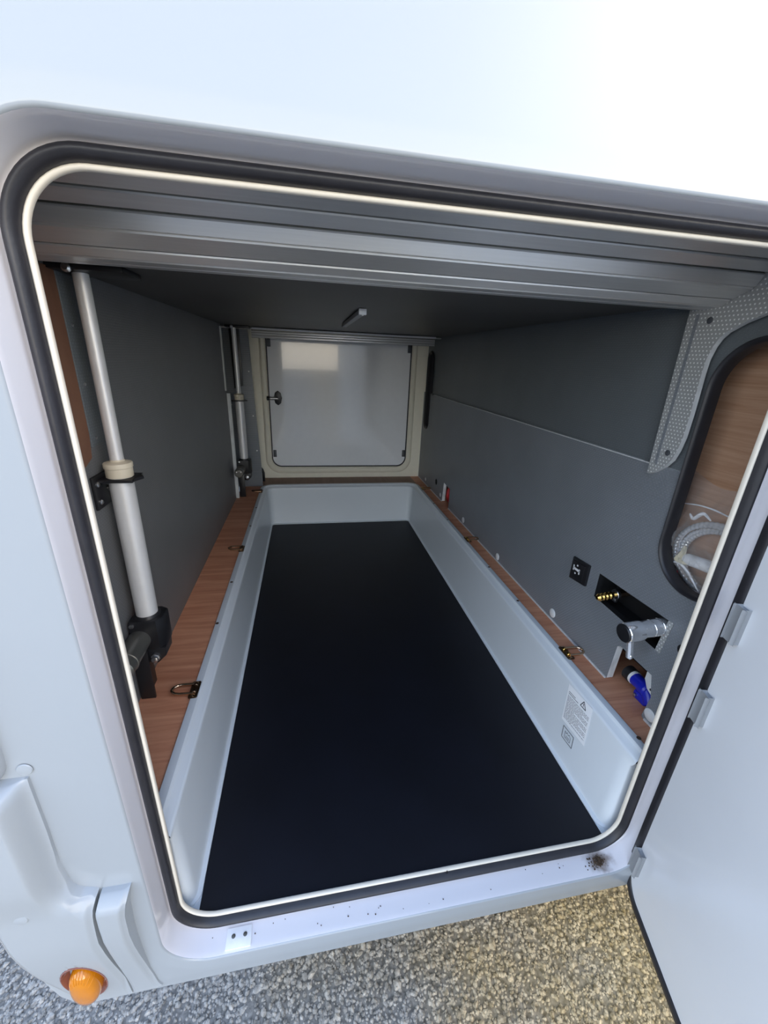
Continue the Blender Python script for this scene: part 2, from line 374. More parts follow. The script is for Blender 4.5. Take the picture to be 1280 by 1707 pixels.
# inner face of the outer wall
mb = plate([(-0.52, -0.06), (0.83, -0.06), (0.83, 1.30), (-0.52, 1.30)], [rrect(OX0-.004, OX1+.004, OZ0-.004, OZ1+.004, .062)], 'y', -0.004, 0.003)
struct('trim_1', mb, TRIMW, 'inner rim board behind the lip of the locker opening', 'trim')
# far wall
mb = plate([(XL-.03, .1), (XR+.05, .1), (XR+.05, 1.30), (XL-.03, 1.30)], [], 'y', YB, YB+.02)
wall_back = struct('wall_back', mb, BACKW, 'cream far wall of the locker around the second hatch', 'wall')
# left wall
mb = plate([(0.004, ZL-.04), (1.735, ZL-.04), (1.735, 1.29), (.264, 1.29), (.264, 1.098), (0.004, 1.098)], [], 'x', XL-.018, XL)
wall_left = struct('wall_left', mb, WALLL, 'dark grey textured left wall of the locker', 'wall')
mb = plate([(1.735, ZL-.04), (YB, ZL-.04), (YB, 1.29), (1.735, 1.29)], [], 'x', XL-.06, XL-.045)
obj('recess_back', mb, WALLL, wall_left)
mb = MB().box((XL-.045, 1.735, ZL), (XL+.016, 1.752, .80), .002); obj('end_strip', mb, EDGE, wall_left, label='pale vertical edge strip at the far end')
mb = MB().box((XL, 1.70, .815), (XL+.006, 1.72, ZC-.008), .001); obj('corner_strip', mb, EDGE, wall_left)
mb = MB().prism([(0.006, 1.098), (.264, 1.098), (.264, 1.112), (.334, 1.112), (.334, .845), (.326, .805), (.30, .795), (.006, .76)], 'x', XL, XL+.003); obj('side_board', mb, WOODS, wall_left, label='bare brown plywood strip beside the opening')
mb = MB().prism([(.336, 1.112), (.412, 1.112)]+[(.402+.010*math.cos(t), .836+.010*math.sin(t)) for t in (0, -.5, -1.05, -1.57)]+[(.336, .822)], 'x', XL, XL+.004, .0008)
strip = obj('cover_strip', mb, WALLU, wall_left, label='grey cover strip fixed with small screws')
for z in (1.03, .933, .837):
    obj('screw', MB().lathe([(.003, 0), (.003, .001), (.0015, .002)], (XL+.004, .354, z), (1, 0, 0), 10), STEEL, strip)

# right wall: proud lower board, recessed upper board
HY0, HY1, HZ0, HZ1 = 0.008, 0.183, 0.575, 1.056
hole = rrect(HY0, HY1, HZ0, HZ1, .0874, 14)
farhole = rrect(1.992, 2.084, .588, 1.045, .0455, 10)
low_outer = [(.003, ZL-.002), (.092, ZL-.002), (.100, ZL+.004), (.093, .305), (.108, .356), (.205, .357), (.2145, .350), (.219, ZL+.004), (1.492, ZL+.004), (1.492, .352), (1.596, .358), (1.604, ZL+.004), (YB, ZL+.004), (YB, ZS), (.003, ZS)]
lowhole = [(y, z) for y, z in hole if z <= ZS-.002]; 
# lower board carries the lower half of both openings as notches from its top edge
def notch(hy0, hy1, h, z): # traverse a U from hy1 down and up to hy0 (y descending along top edge)
    low = [p for p in h if p[1] < z]; ctr = (hy0+hy1)/2
    low.sort(key=lambda p: math.atan2(p[1]-z, p[0]-ctr), reverse=True)
    return [(hy1, z)]+low+[(hy0, z)]
top = [(YB, ZS)]+notch(1.992, 2.084, farhole, ZS)+notch(HY0, HY1, hole, ZS)+[(.003, ZS)]
mb = plate(low_outer[:-2]+top, [[(.111, .500), (.329, .492), (.329, .423), (.119, .418)], circ(.0615, .462, .0125), circ(1.733, .322, .018)], 'x', XR, XR+.018, 1)
for f in mb.bm.faces:
    c = f.calc_center_median()
    if f.material_index == 1 and ((.40 < c.z < .51 and c.y < .34) or (c.y > 1.70 and .29 < c.z < .35)): f.material_index = 2
wall_right = struct('wall_right', mb, [WALLR, EDGE, DARKBOX], 'grey textured right wall with inlets and cut-outs', 'wall')
botc = lambda hy0, hy1, h, z: [(hy0, z)]+sorted([p for p in h if p[1] > z], key=lambda p: math.atan2(p[1]-z, p[0]-(hy0+hy1)/2), reverse=True)+[(hy1, z)]
mb = plate([(.003, 1.29), (.003, ZS)]+botc(HY0, HY1, hole, ZS)+botc(1.992, 2.084, farhole, ZS)+[(YB, ZS), (YB, 1.29)], [], 'x', XR+.009, XR+.018)
obj('upper_board', mb, WALLU, wall_right, label='darker grey upper wall board above the pale seam')
# cavities behind the right wall
def cavity(y0, y1, z0, z1, d, m, parent, name):
    mb = MB(); x0 = XR+.0185; x1 = x0+d
    mb.face([(x1, y0, z0), (x1, y1, z0), (x1, y1, z1), (x1, y0, z1)])
    mb.face([(x0, y0, z0), (x1, y0, z0), (x1, y0, z1), (x0, y0, z1)]); mb.face([(x0, y1, z0), (x1, y1, z0), (x1, y1, z1), (x0, y1, z1)])
    mb.face([(x0, y0, z0), (x1, y0, z0), (x1, y1, z0), (x0, y1, z0)]); mb.face([(x0, y0, z1), (x1, y0, z1), (x1, y1, z1), (x0, y1, z1)])
    return obj(name, mb, m, parent)
cavity(.10, .335, .41, .505, .05, DARKBOX, wall_right, 'inlet_cavity')
cavity(.05, .075, .445, .48, .02, DARKBOX, wall_right, 'hole_cavity')
cavity(1.715, 1.755, .30, .345, .02, DARKBOX, wall_right, 'hole_cavity')
mb = MB().prism([(.098, .502), (.111, .500), (.119, .418), (.107, .417)], 'x', XR-.0015, XR+.002); obj('inlet_edge', mb, PLATE, wall_right, label='pale ribbed edge of the water inlet')
for y, z, r in ((.476, .267, .0145), (.875, .262, .0145), (1.265, .265, .0145), (.081, .266, .0150), (1.638, .272, .012), (1.95, .275, .011)):
    obj('screw_cap', MB().lathe([(r, 0), (r, .0012), (r-.002, .0024), (.002, .0030)], (XR, y, z), (-1, 0, 0), 20), CAPW, wall_right, label='round white screw cap')
for y, z, r in ((.258, .693, .0055), (.248, .634, .005), (.233, .526, .0055), (.26, .576, .0045), (.455, .79, .006), (1.62, .385, .006)):
    obj('filler_plug', MB().lathe([(r, 0), (r, .0004), (r-.001, .0007)], (XR, y, z), (-1, 0, 0), 14), WALLR, wall_right)
for ya, yb in ((.222, 1.488), (1.606, YB-.002), (.006, .090)):
    obj('edge_line', MB().box((XR-.003, ya, ZL+.0005), (XR+.001, yb, ZL+.0055)), EDGE, wall_right, label='pale bottom edge of the wall board')
obj('seam_edge', MB().box((XR-.0014, .270, ZS-.0016), (XR+.002, 1.93, ZS+.0006)), EDGE, wall_right, label='pale top edge of the lower wall board')
mb = MB().box((XR-.001, 1.935, ZS-.006), (XR+.004, 1.975, ZS+.004)); obj('seam_end', mb, DARKG, wall_right)

# ceiling above the lift bed, closes the locker
mb = MB().box((XL-.06, .003, 1.285), (XR+.05, YB+.02, 1.30))
struct('ceiling', mb, UNDER, 'dark locker ceiling above the lift bed', 'ceiling')
# floor mat
mb = MB().box((-.2725, .006, -.012), (.5935, 1.9195, .0))
floor = struct('floor', mb, FLOOR, 'flat black floor mat in the bottom of the tray', 'floor')
# tray liner: plan path, lofted wall profile
def lerp2(a, b, t): return a+(b-a)*t
def tray():
    path = [(-.318, .012, -1.0, 0), (-.300, .016, -.95, 0), (-.285, .027, -.9, 0)]
    pl = []
    def add(x, y, nx, ny): pl.append((x, y, nx, ny))
    # left front flare -> left side -> far -> right side -> right front flare ; n = outward
    for i in range(7):
        t = math.radians(90*i/6); add(-.273-.028+.028*math.cos(t)-0, .012+.028*math.sin(t)*1.0, -math.cos(0)*math.sin(t)*1.0, 0 if i else 0)
    pl.clear()
    R = .026
    pl.append((-.273-R-.045, .016, 0, 1, -.273, .006, -1))
    for i in range(6):
        t = math.pi/2*i/5; pl.append((-.273-R+R*math.sin(t), .016+R-R*math.cos(t), -math.sin(t), math.cos(t), -.273, lerp2(.006, .060, i/5), -1))
    add2 = lambda x, y, nx, ny: pl.append((x, y, nx, ny, None, None, None))
    add2(-.273, .35, -1, 0); add2(-.273, 1.0, -1, 0)
    r = .018
    for i in range(6):
        t = math.pi+(-math.pi/2)*i/5; add2(-.273+r+r*math.cos(t), 1.92-r+r*math.sin(t), math.cos(t), math.sin(t))
    for i in range(6):
        t = math.pi/2-(math.pi/2)*i/5; add2(.594-r+r*math.cos(t), 1.92-r+r*math.sin(t), math.cos(t), math.sin(t))
    add2(.594, 1.0, 1, 0); add2(.594, .35, 1, 0)
    for i in range(6):
        t = math.pi/2*(5-i)/5; pl.append((.594+R-R*math.sin(t), .016+R-R*math.cos(t), math.sin(t), math.cos(t), .594, lerp2(.006, .060, (5-i)/5), 1))
    pl.append((.594+R+.045, .016, 0, 1, .594, .006, 1))
    prof = [(0, -.004), (0.0, .003), (.008, .006), (.0095, .012), (.0172, .205), (.0180, .226), (.0186, .2295), (.0205, .2325), (.0225, .2338), (.0335, .2388), (.0350, .2410), (.0362, .2448), (.0385, .2470), (.0525, .2476), (.0540, .2470), (.0545, .2450), (.0545, .238)]
    mb = MB()
    rs = []
    for d, z in prof:
        row = []; k = max(0, min(1, (z-.195)/.03)); k = k*k*(3-2*k)
        for x, y, nx, ny, xs, ys, ns in pl:
            ax, ay = x+nx*d, max(y+ny*d*(1 if y > .3 else .25), .006)
            if xs is not None:
                ax, ay = lerp2(ax, xs+ns*d, k), lerp2(ay, ys, k)
            row.append((ax, ay, z))
        rs.append(row)
    mb.rings(rs, closed=False)
    return mb
tr = struct('trim_2', tray(), TRAY, 'pale grey moulded tray liner with a raised rim', 'trim', sharp=40)
for x, y in ((-.322, .577), (-.319, .813), (.642, .583), (.643, .82), (.647, .045), (.640, 1.317), (-.316, 1.317), (-.316, 1.56), (.642, 1.56)):
    obj('screw_hole', MB().cyl((x, y, .2468), (x, y, .2480), .0048, n=14), BRONZE, tr)
obj('front_apron', MB().box((-.36, .004, -.016), (.69, .060, -.0015)), TRAY, tr)
# plywood ledges
struct('trim_3', MB().box((XL, .006, ZL-.03), (-.322, YB, ZL)), WOODL, 'brown plywood ledge along the left wall', 'trim')
struct('trim_4', MB().box((.643, .006, ZL-.03), (XR+.13, YB, ZL)), WOODL, 'brown plywood ledge along the right wall', 'trim')
struct('trim_5', MB().box((-.322, 1.969, ZL-.03), (.643, YB, ZL)), WOODD, 'brown plywood ledge below the far hatch, shade painted into its colour', 'trim')
# grey post panel at the far left corner
mb = MB().prism([(XL-.04, ZL), (-.318, ZL), (-.318, .285), (-.343, 1.11), (XL-.04, 1.11)], 'y', 1.95, 1.96, .001)
pp = struct('trim_6', mb, WALLR, 'grey corner panel behind the far actuator', 'trim')
for x, z in ((-.352, .90), (-.346, .66), (-.339, .46)):
    obj('screw', MB().lathe([(.004, 0), (.004, .0015), (.001, .0025)], (x, 1.95, z), (0, -1, 0), 10), STEEL, pp)
mb = MB().prism([(-.425, 1.11), (-.375, 1.11), (-.375, .83), (-.42, .815)], 'y', 1.86, 1.868, .001); obj('black_shield', mb, MATT, pp)

# far hatch door_2 in the back wall
d2 = empty('door_2', (.165, YB, .28), 'glossy white second hatch seen closed at the far end', 'door', kind='structure')
def frame(out, inn, y0, ym, y1): # raised moulded frame between two outlines
    mb = MB(); mb.rings([[(p[0], y0, p[1]) for p in out], [(p[0], ym, p[1]) for p in out2(out, inn, .12)], [(p[0], y1, p[1]) for p in out2(out, inn, .35)], [(p[0], y1, p[1]) for p in out2(out, inn, .8)], [(p[0], ym, p[1]) for p in inn], [(p[0], y0, p[1]) for p in inn]]); return mb
def out2(a, b, t): return [(p[0]*(1-t)+q[0]*t, p[1]*(1-t)+q[1]*t) for p, q in zip(a, b)]
fo = rrect(-.309, .641, .272, 1.27, .095, 10); fi = rrect(-.272, .604, .314, 1.26, .062, 10)
obj('door_frame', frame(fo, fi, YB, YB-.006, YB-.012), BACKW, d2, label='cream moulded frame around the far hatch')
so = rrect(-.270, .602, .317, 1.255, .060, 10); si = rrect(-.2635, .5955, .3235, 1.25, .054, 10)
mb = MB(); mb.rings([[(p[0], YB, p[1]) for p in so], [(p[0], YB-.010, p[1]) for p in so], [(p[0], YB-.010, p[1]) for p in si], [(p[0], YB, p[1]) for p in si]])
obj('rubber_seal', mb, RUBBER, d2)
mb = plate(rrect(-.263, .595, .324, 1.249, .0535, 10), [], 'y', YB-.007, YB-.001); obj('door_panel', mb, GLOSSW, d2)
for x, z in ((-.252, 1.055), (.585, 1.055), (-.250, .405), (.585, .405)):
    obj('edge_clip', MB().box((x-.010, YB-.016, z-.022), (x+.010, YB-.006, z+.022), .002), DARKG, d2)
hb = MB(); hb.prism([(-.215+.024*math.cos(t)*(1 if abs(math.cos(t)) > .5 else .8), .746+.043*math.sin(t)) for t in [2*math.pi*i/8 for i in range(8)]], 'y', YB-.016, YB-.007, .002)
lt = obj('latch', hb, MATT, d2, label='black latch with a steel bolt')
obj('latch_bolt', MB().cyl((-.262, YB-.024, .744), (-.212, YB-.024, .744), .009, n=14, bev=.002), STEEL, lt)
obj('latch_knob', MB().cyl((-.280, YB-.024, .744), (-.262, YB-.024, .744), .013, n=14, bev=.003), MATT, lt)

# right hatch window_1 and its niche
w1 = empty('window_1', (XR, .0955, HZ0), 'rounded black rimmed hatch niche in the right wall', 'hatch', kind='structure')
ho = rrect(HY0-.004, HY1+.005, HZ0-.005, HZ1+.005, .0905, 16); hi = rrect(HY0+.006, HY1-.006, HZ0+.006, HZ1-.006, .0812, 16)
mid = out2(ho, hi, .5)
mb = MB(); mb.rings([[(XR+.003, p[0], p[1]) for p in ho], [(XR-.004, p[0], p[1]) for p in out2(ho, hi, .12)], [(XR-.0075, p[0], p[1]) for p in out2(ho, hi, .4)], [(XR-.0065, p[0], p[1]) for p in out2(ho, hi, .7)], [(XR, p[0], p[1]) for p in hi], [(XR+.020, p[0], p[1]) for p in hi]])
obj('rubber_rim', mb, RUBBER, w1, sharp=60)
NX = XR+.090
mb = MB().box((NX, -.002, .50), (NX+.012, .26, 1.14)); obj('niche_board', mb, WOODB, w1, label='brown wood grain board at the back of the niche')
mb = MB(); q = rrect(HY0+.004, HY1-.004, HZ0+.004, HZ1-.004, .083, 16)
for a, b in (((.004, .55), (.25, .55)), ((.25, .55), (.25, 1.12)), ((.25, 1.12), (.004, 1.12)), ((.004, 1.12), (.004, .55))):
    mb.face([(XR+.019, *a), (XR+.019, *b), (NX, *b), (NX, *a)])
obj('niche_lining', mb, DARKG, w1)
# slot at the far end, window_2
w2 = empty('window_2', (XR, 2.038, .588), 'narrow black rimmed slot hatch at the far end of the right wall', 'hatch', kind='structure')
fo2 = rrect(1.985, 2.091, .581, 1.052, .0525, 10); fi2 = rrect(2.004, 2.072, .600, 1.033, .0335, 10)
mb = MB(); mb.rings([[(XR+.003, *p) for p in fo2], [(XR-.006, *p) for p in out2(fo2, fi2, .4)], [(XR, *p) for p in fi2], [(XR+.03, *p) for p in fi2]]); obj('rubber_rim', mb, RUBBER, w2, sharp=60)
cv = cavity(1.97, 2.10, .57, 1.06, .06, MATT, w2, 'slot_niche')

# ================================================================== door seal and cream lip
ds = empty('door_seal', (.16, -.004, OZ0), 'thick black rubber seal framing the open locker hatch', 'seal')
def oring(d, y): return [(p[0], y, p[1]) for p in rrect(OX0-d, OX1+d, OZ0-d, OZ1+d, .060+d, 14)]
mb = MB(); mb.rings([oring(d, y) for d, y in ((.0045, -.004), (.0058, -.0105), (.0085, -.0165), (.0115, -.0180), (.0145, -.0165), (.0168, -.0125), (.0178, -.0080), (.0178, -.003))])
obj('seal_bulb', mb, RUBBER, ds, sharp=60)
mb = MB(); mb.rings([oring(d, y) for d, y in ((.0008, .0028), (.0000, .0015), (.0002, -.0030), (.0014, -.0045), (.0030, -.0048), (.0045, -.0040), (.0050, -.001))])
obj('cream_lip', mb, CREAM, ds, label='thin cream inner lip', sharp=60)
mb = MB().box((.2155, -.0078, OZ0-.012), (.2175, -.0060, OZ0+.0015)); obj('lip_joint', mb, MATT, ds)

# ================================================================== lift bed
bed = empty('lift_bed', (.13, .25, 1.106), 'grey lift bed with ribbed aluminium edge hanging across the locker', 'bed')
obj('underside_panel', MB().box((XL+.001, .262, ZC+.003), (XR-.0125, 1.808, ZC+.02), .001), UNDER, bed)
PROF = [(.252, 1.1075), (.226, 1.1070), (.201, 1.1086), (.184, 1.1182), (.149, 1.1318), (.1365, 1.1511), (.117, 1.1646), (.092, 1.178), (.072, 1.20)]
def strip_prism(a, b, y0=None, mirror=None):
    (ya, za), (yb, zb) = a, b
    f = (lambda y: y) if mirror is None else (lambda y: mirror-y)
    dy, dz = yb-ya, zb-za; L = math.hypot(dy, dz); ny, nz = dz/L, -dy/L   # outward (down/front) normal guess
    if nz > 0: ny, nz = -ny, -nz
    g = .0012; uy, uz = dy/L, dz/L; t = .006; s = .0016
    P = [(ya+uy*g-ny*t, za+uz*g-nz*t), (ya+uy*g-ny*s, za+uz*g-nz*s), (ya+uy*(g+s), za+uz*(g+s)), (yb-uy*(g+s), zb-uz*(g+s)), (yb-uy*g-ny*s, zb-uz*g-nz*s), (yb-uy*g-ny*t, zb-uz*g-nz*t)]
    return MB().prism([(f(y), z) for y, z in P], 'x', XL-.06, XR-.0125)
def backing(mirror=None):
    f = (lambda y: y) if mirror is None else (lambda y: mirror-y)
    lowp = [(y+.003, z+.005) for y, z in PROF]
    up = [(y+.012, z+.014) for y, z in reversed(PROF)]
    return MB().prism([(f(y), z) for y, z in lowp+up], 'x', XL-.06, XR-.0125)
obj('edge_backing', backing(), MOTOR, bed)
for a, b in zip(PROF[:-1], PROF[1:]): obj('edge_strip', strip_prism(a, b), ALU, bed, sharp=25)
mir = .252+1.826
obj('edge_backing', backing(mir), MOTOR, bed)
for a, b in list(zip(PROF[:-1], PROF[1:]))[:6]: obj('edge_strip', strip_prism(a, b, mirror=mir), ALU, bed, sharp=25)
obj('bright_edge', MB().box((-.305, 1.800, 1.1060), (XR-.05, 1.819, 1.1150), .002), WHITEP, bed, label='pale aluminium edge at the far end')

for z0, z1 in ((1.0935, 1.1015), (1.0820, 1.0920), (1.0700, 1.0805)):
    obj('rear_rail_rib', MB().box((-.312, 1.836, z0), (XR-.045, 1.846, z1), .001), ALU, bed)
obj('rear_rail', MB().box((-.312, 1.840, 1.069), (XR-.045, 1.856, 1.109)), MOTOR, bed)
# lamp bar below the bed
lamp = empty('bar_lamp', (.105, .95, ZC), 'slim grey bar lamp fixed under the dark bed', 'lamp')
obj('lamp_body', MB().box((.096, .690, 1.1035), (.114, 1.23, 1.1165), .0025), GREYP, lamp)
obj('end_cap', MB().box((.0945, .677, 1.102), (.1155, .692, 1.1172), .002), ALUL, lamp, label='pale end cap with a small switch')
obj('switch_pin', MB().cyl((.105, .681, 1.100), (.105, .681, 1.104), .003, n=10), WHITEP, lamp)

# ================================================================== actuators
def actuator(x, y, label, dz0, ztop):
    r = empty('bed_actuator', (x, y, ZL), label, 'actuator', 'actuators that lift the bed')
    obj('top_plate', MB().box((x-.036, y-.032, ztop-.010), (x+.075, y+.05, ztop), .002), MATT, r)
    obj('top_bolt', MB().lathe([(.007, 0), (.007, .004), (.004, .006)], (x-.004, y-.032, ztop-.008), (0, -1, 0), 10), STEEL, r)
    obj('rod', MB().cyl((x, y, .79), (x, y, ztop-.010), .0118, n=28, bev=.001), ALUL, r)
    obj('collar', MB().lathe([(.021, 0), (.0235, .001), (.0235, .018), (.0250, .019), (.0250, .026), (.024, .028), (.013, .031), (.012, .034)], (x, y, .764), (0, 0, 1), 28), COLLAR, r, label='cream plastic collar')
    obj('tube', MB().lathe([(.0215, 0), (.0215, .324)], (x, y, .440), (0, 0, 1), 32), ALUL, r)
    cb = MB(); cb.box((x-.036, y-.026, .7575), (x+.030, y+.030, .7635), .001)
    clamp = obj('clamp_bracket', cb, MATT, r)
    obj('clamp_tip', MB().prism([(x+.028, y-.018), (x+.040, y+.004), (x+.028, y+.022)], 'z', .758, .763), MATT, clamp)
    wp = obj('wall_plate', MB().box((XL+.0005, y-.040, .708), (XL+.006, y+.022, .772), .0015), MATT, r)
    for dy, dz in ((-.032, .756), (-.032, .722), (.008, .738)):
        obj('bolt', MB().lathe([(.0055, 0), (.0055, .002), (.003, .004)], (XL+.006, y+dy+.004, dz), (1, 0, 0), 12), STEEL, wp)
    gb = MB()
    gb.prism([(x-.030, y-.028), (x+.024, y-.028), (x+.035, y-.012), (x+.035, y+.022), (x+.02, y+.032), (x-.030, y+.032)], 'z', .372, .448, .004)
    gear = obj('gearbox', gb, MATT, r)
    obj('gearbox_foot', MB().prism([(x-.012, .375), (x+.034, .375), (x+.032, .352), (x+.014, .334), (x-.010, .340)], 'y', y-.026, y+.022, .003), MATT, gear)
    obj('tube_socket', MB().lathe([(.0265, 0), (.0265, .010), (.024, .014)], (x, y, .440), (0, 0, 1), 28), MATT, gear)
    obj('bolt', MB().lathe([(.010, -.004), (.010, .002), (.0075, .0025), (.0075, .010), (.004, .012)], (x+.012, y-.028, .352), (0, -1, 0), 6), STEEL, gear)
    obj('bolt', MB().lathe([(.005, 0), (.005, .003), (.002, .004)], (x-.024, y-.028, .438), (0, -1, 0), 10), STEEL, gear)
    mx, mz = x-.014, .402
    mo = obj('motor', MB().lathe([(.0230, 0), (.0230, .070), (.0245, .071), (.0245, .076), (.0230, .077), (.0230, .098), (.019, .1015), (.008, .102), (.008, .106)], (mx, y-.026, mz), (0, -1, 0), 28), MOTOR, r)
    for a in (.6, 2.6):
        obj('motor_screw', MB().lathe([(.0035, 0), (.0035, .002), (.001, .003)], (mx+.013*math.cos(a), y-.127, mz+.013*math.sin(a)), (0, -1, 0), 10), STEEL, mo)
    obj('foot_bracket', MB().box((x-.033, y-.012, ZL), (x-.018, y+.026, .372), .001), MATT, r)
    obj('foot_plate', MB().box((x-.033, y-.034, ZL), (x-.002, y-.028, .372), .001), MATT, r)
    return r
actuator(-.404, .345, 'near bed actuator with bright tube and black gearbox beside the opening', 0, ZC+.003)
actuator(-.390, 1.79, 'far bed actuator in the back left corner by the cream wall', 0, ZC+.003)
obj('bent_conduit', MB().tube([(-.392, 2.06, .350), (-.366, 2.06, .350), (-.345, 2.06, .338), (-.328, 2.06, .315), (-.322, 2.06, .295), (-.322, 2.06, ZL)], .008, 10), MATT, None,
    'black bent conduit on the ledge behind the far actuator', 'conduit')

# ================================================================== lashing rings
def lash(x, y, side, label):
    r = empty('lashing_ring', (x, y, .2475), label, 'lashing ring', 'lashing rings along the tray rim')
    z = .2475
    obj('base_plate', MB().prism([(p[0]+x, p[1]+y) for p in rrect(-.010, .010, -.026, .026, .004, 3)], 'z', z, z+.0025, .0006), BRONZE, r)
    for dy in (-.019, .019):
        obj('rivet', MB().lathe([(.0045, 0), (.0045, .0012), (.0015, .0028)], (x, y+dy, z+.0025), (0, 0, 1), 12), COPPER, r)
    pts = [(x+side*u, y+v, z+.005+.02*max(u-.006, 0)) for u, v in [(.0, -.0145), (.030, -.0145), (.040, -.0125), (.047, -.007), (.050, 0), (.047, .007), (.040, .0125), (.030, .0145), (.0, .0145)]]
    pts2 = [V(p) for p in pts]; sm = []
    for i in range(len(pts2)-1):
        for k in range(4): sm.append(pts2[i].lerp(pts2[i+1], k/4))
    sm.append(pts2[-1])
    obj('ring', MB().tube(sm, .0033, 10), COPPER, r)
    for dy in (-.0105, .0105):
        obj('lug', MB().cyl((x-.001*side, y+dy-.004, z+.005), (x-.001*side, y+dy+.004, z+.005), .0055, n=14, bev=.001), BRASS if side > 0 else BRONZE, r)
    return r
proto = {}
def copy_thing(src, loc, label):
    r = src.copy(); C.objects.link(r); r.location = loc; r['label'] = label
    for ch in src.children:
        c = ch.copy(); C.objects.link(c); c.parent = r
    return r
LR = lash(-.323, .318, -1, 'bronze lashing ring on the left rim nearest the opening')
RR = lash(.651, .318, 1, 'brass lashing ring on the right rim nearest the opening')
bpy.context.view_layer.update()
for y, w in ((1.075, 'midway along'), (1.83, 'at the far end of')):
    copy_thing(LR, (-.321 if y < 1.5 else -.318, y, .2475), 'small bronze lashing ring %s the left rim' % w)
    copy_thing(RR, (.653, y, .2475), 'small bronze lashing ring %s the right rim' % w)

# ================================================================== embossed plate on the right wall
def emb():
    raw = [(.265, 1.122), (.260, .785), (.252, .786), (.243, .791), (.222, .808), (.209, .825), (.202, .848), (.198, .875), (.1975, .919), (.1985, .960), (.1995, .995), (.199, 1.020), (.193, 1.043), (.186, 1.056), (.176, 1.066), (.149, 1.080), (.115, 1.092), (.06, 1.108), (.02, 1.125), (.006, 1.145), (.006, 1.26), (.265, 1.26)]
    return raw
ep = obj('embossed_plate', plate(emb(), [], 'x', XR-.011, XR-.0006, 1), [PLATE, EDGE], None, 'studded grey plate with a curved pale edge beside the hatch niche', 'plate', org=(XR, .25, .78))
obj('groove_strip', MB().prism([(.2400, 1.10), (.2465, 1.10), (.2475, .812), (.2410, .808)], 'x', XR-.0118, XR-.0108), WALLR, ep)
for y, z in ((.215, 1.088), (.222, .838)):
    obj('plug', MB().lathe([(.006, 0), (.006, .001), (.004, .0018)], (XR-.011, y, z), (-1, 0, 0), 18), DARKG, ep)

# ================================================================== fittings on the right wall
sk = empty('power_switch', (XR, .397, .46), 'square black switch with a white symbol on the grey wall', 'switch')
obj('switch_frame', MB().prism([(.432, .4225), (.432, .490), (.364, .4955), (.364, .432)], 'x', XR-.008, XR+.001, .0025), MATT, sk)
obj('rocker', MB().prism([(.425, .430), (.425, .484), (.374, .488), (.374, .438)], 'x', XR-.012, XR-.006, .0025), MATT, sk)
sym = MB(); sx = XR-.0126
sym.box((sx, .388, .4605), (sx+.001, .4165, .4675), .0005); sym.box((sx, .413, .457), (sx+.001, .417, .473)); sym.box((sx, .388, .455), (sx+.001, .392, .470))
sym.lathe([(.0028, 0), (.0028, .001)], (sx, .401, .477), (1, 0, 0), 10); sym.lathe([(.0028, 0), (.0028, .001)], (sx, .405, .4515), (1, 0, 0), 10)
obj('symbol', sym, WHITEP, sk, label='small white symbol')

ft = empty('hose_barb', (.72, .278, .458), 'brass hose barb with steel clip in the black wall inlet', 'fitting')
prof = [(.006, -.03)]
for i in range(4): prof += [(.0062, -.006+i*.010), (.0098, -.004+i*.010), (.0098, 0+i*.010)]
prof += [(.005, .036)]
obj('barb', MB().lathe([(r, .035-h if 0 else h) for r, h in prof], (.700, .278, .4570), (-1, 0, -.12), 20), BRASS, ft)
obj('hose_clip', MB().lathe([(.0125, 0), (.0135, .001), (.0135, .008), (.0125, .009)], (.7235, .278, .460), (-1, 0, -.12), 20), STEEL, ft)
obj('clip_tail', MB().box((.7155, .272, .438), (.722, .285, .449), .001), STEEL, ft)
obj('copper_tip', MB().cyl((.752, .278, .463), (.7235, .278, .4597), .0095, n=18), COPPER, ft)

tp = empty('mixer_tap', (.69, .125, .475), 'chrome shower tap with a black end cap below the hatch', 'tap')
T0 = V((.745, .126, .4785)); TD = V((-1, 0, -.10)).normalized()
obj('tap_body', MB().lathe([(.012, 0), (.0140, .020), (.0185, .030), (.0190, .046), (.0180, .047), (.0180, .049), (.0190, .050), (.0190, .067), (.0180, .068), (.0180, .070), (.0190, .071), (.0190, .088), (.0205, .091), (.0215, .095), (.0215, .128), (.020, .130)], T0, TD, 32), CHROME, tp)
obj('end_cap', MB().lathe([(.0200, .1295), (.0205, .1325), (.0190, .1345), (.002, .1350)], T0, TD, 28), MATT, tp)
lv = T0+TD*.112
le = obj('lever', MB().tube([lv+V((0, 0, -.015)), lv+V((.001, -.004, -.030)), lv+V((.001, -.008, -.045)), lv+V((.001, -.011, -.060))], .0068, 14), CHROME, tp)
obj('lever_tip', MB().tube([lv+V((0, -.011, -.056))+V((0, .0055*math.cos(t), .0055*math.sin(t))) for t in [2*math.pi*i/16 for i in range(16)]], .0022, 8, closed=True), CHROME, le)
mb = MB().lathe([(.0125, 0), (.0125, .004), (.010, .006), (.006, .0065)], (XR-.0005+.002, .0615, .462), (-1, 0, 0), 20)
obj('black_button', mb, MATT, None, 'small black button half hidden by the opening lip', 'button', org=(XR, .0615, .462))

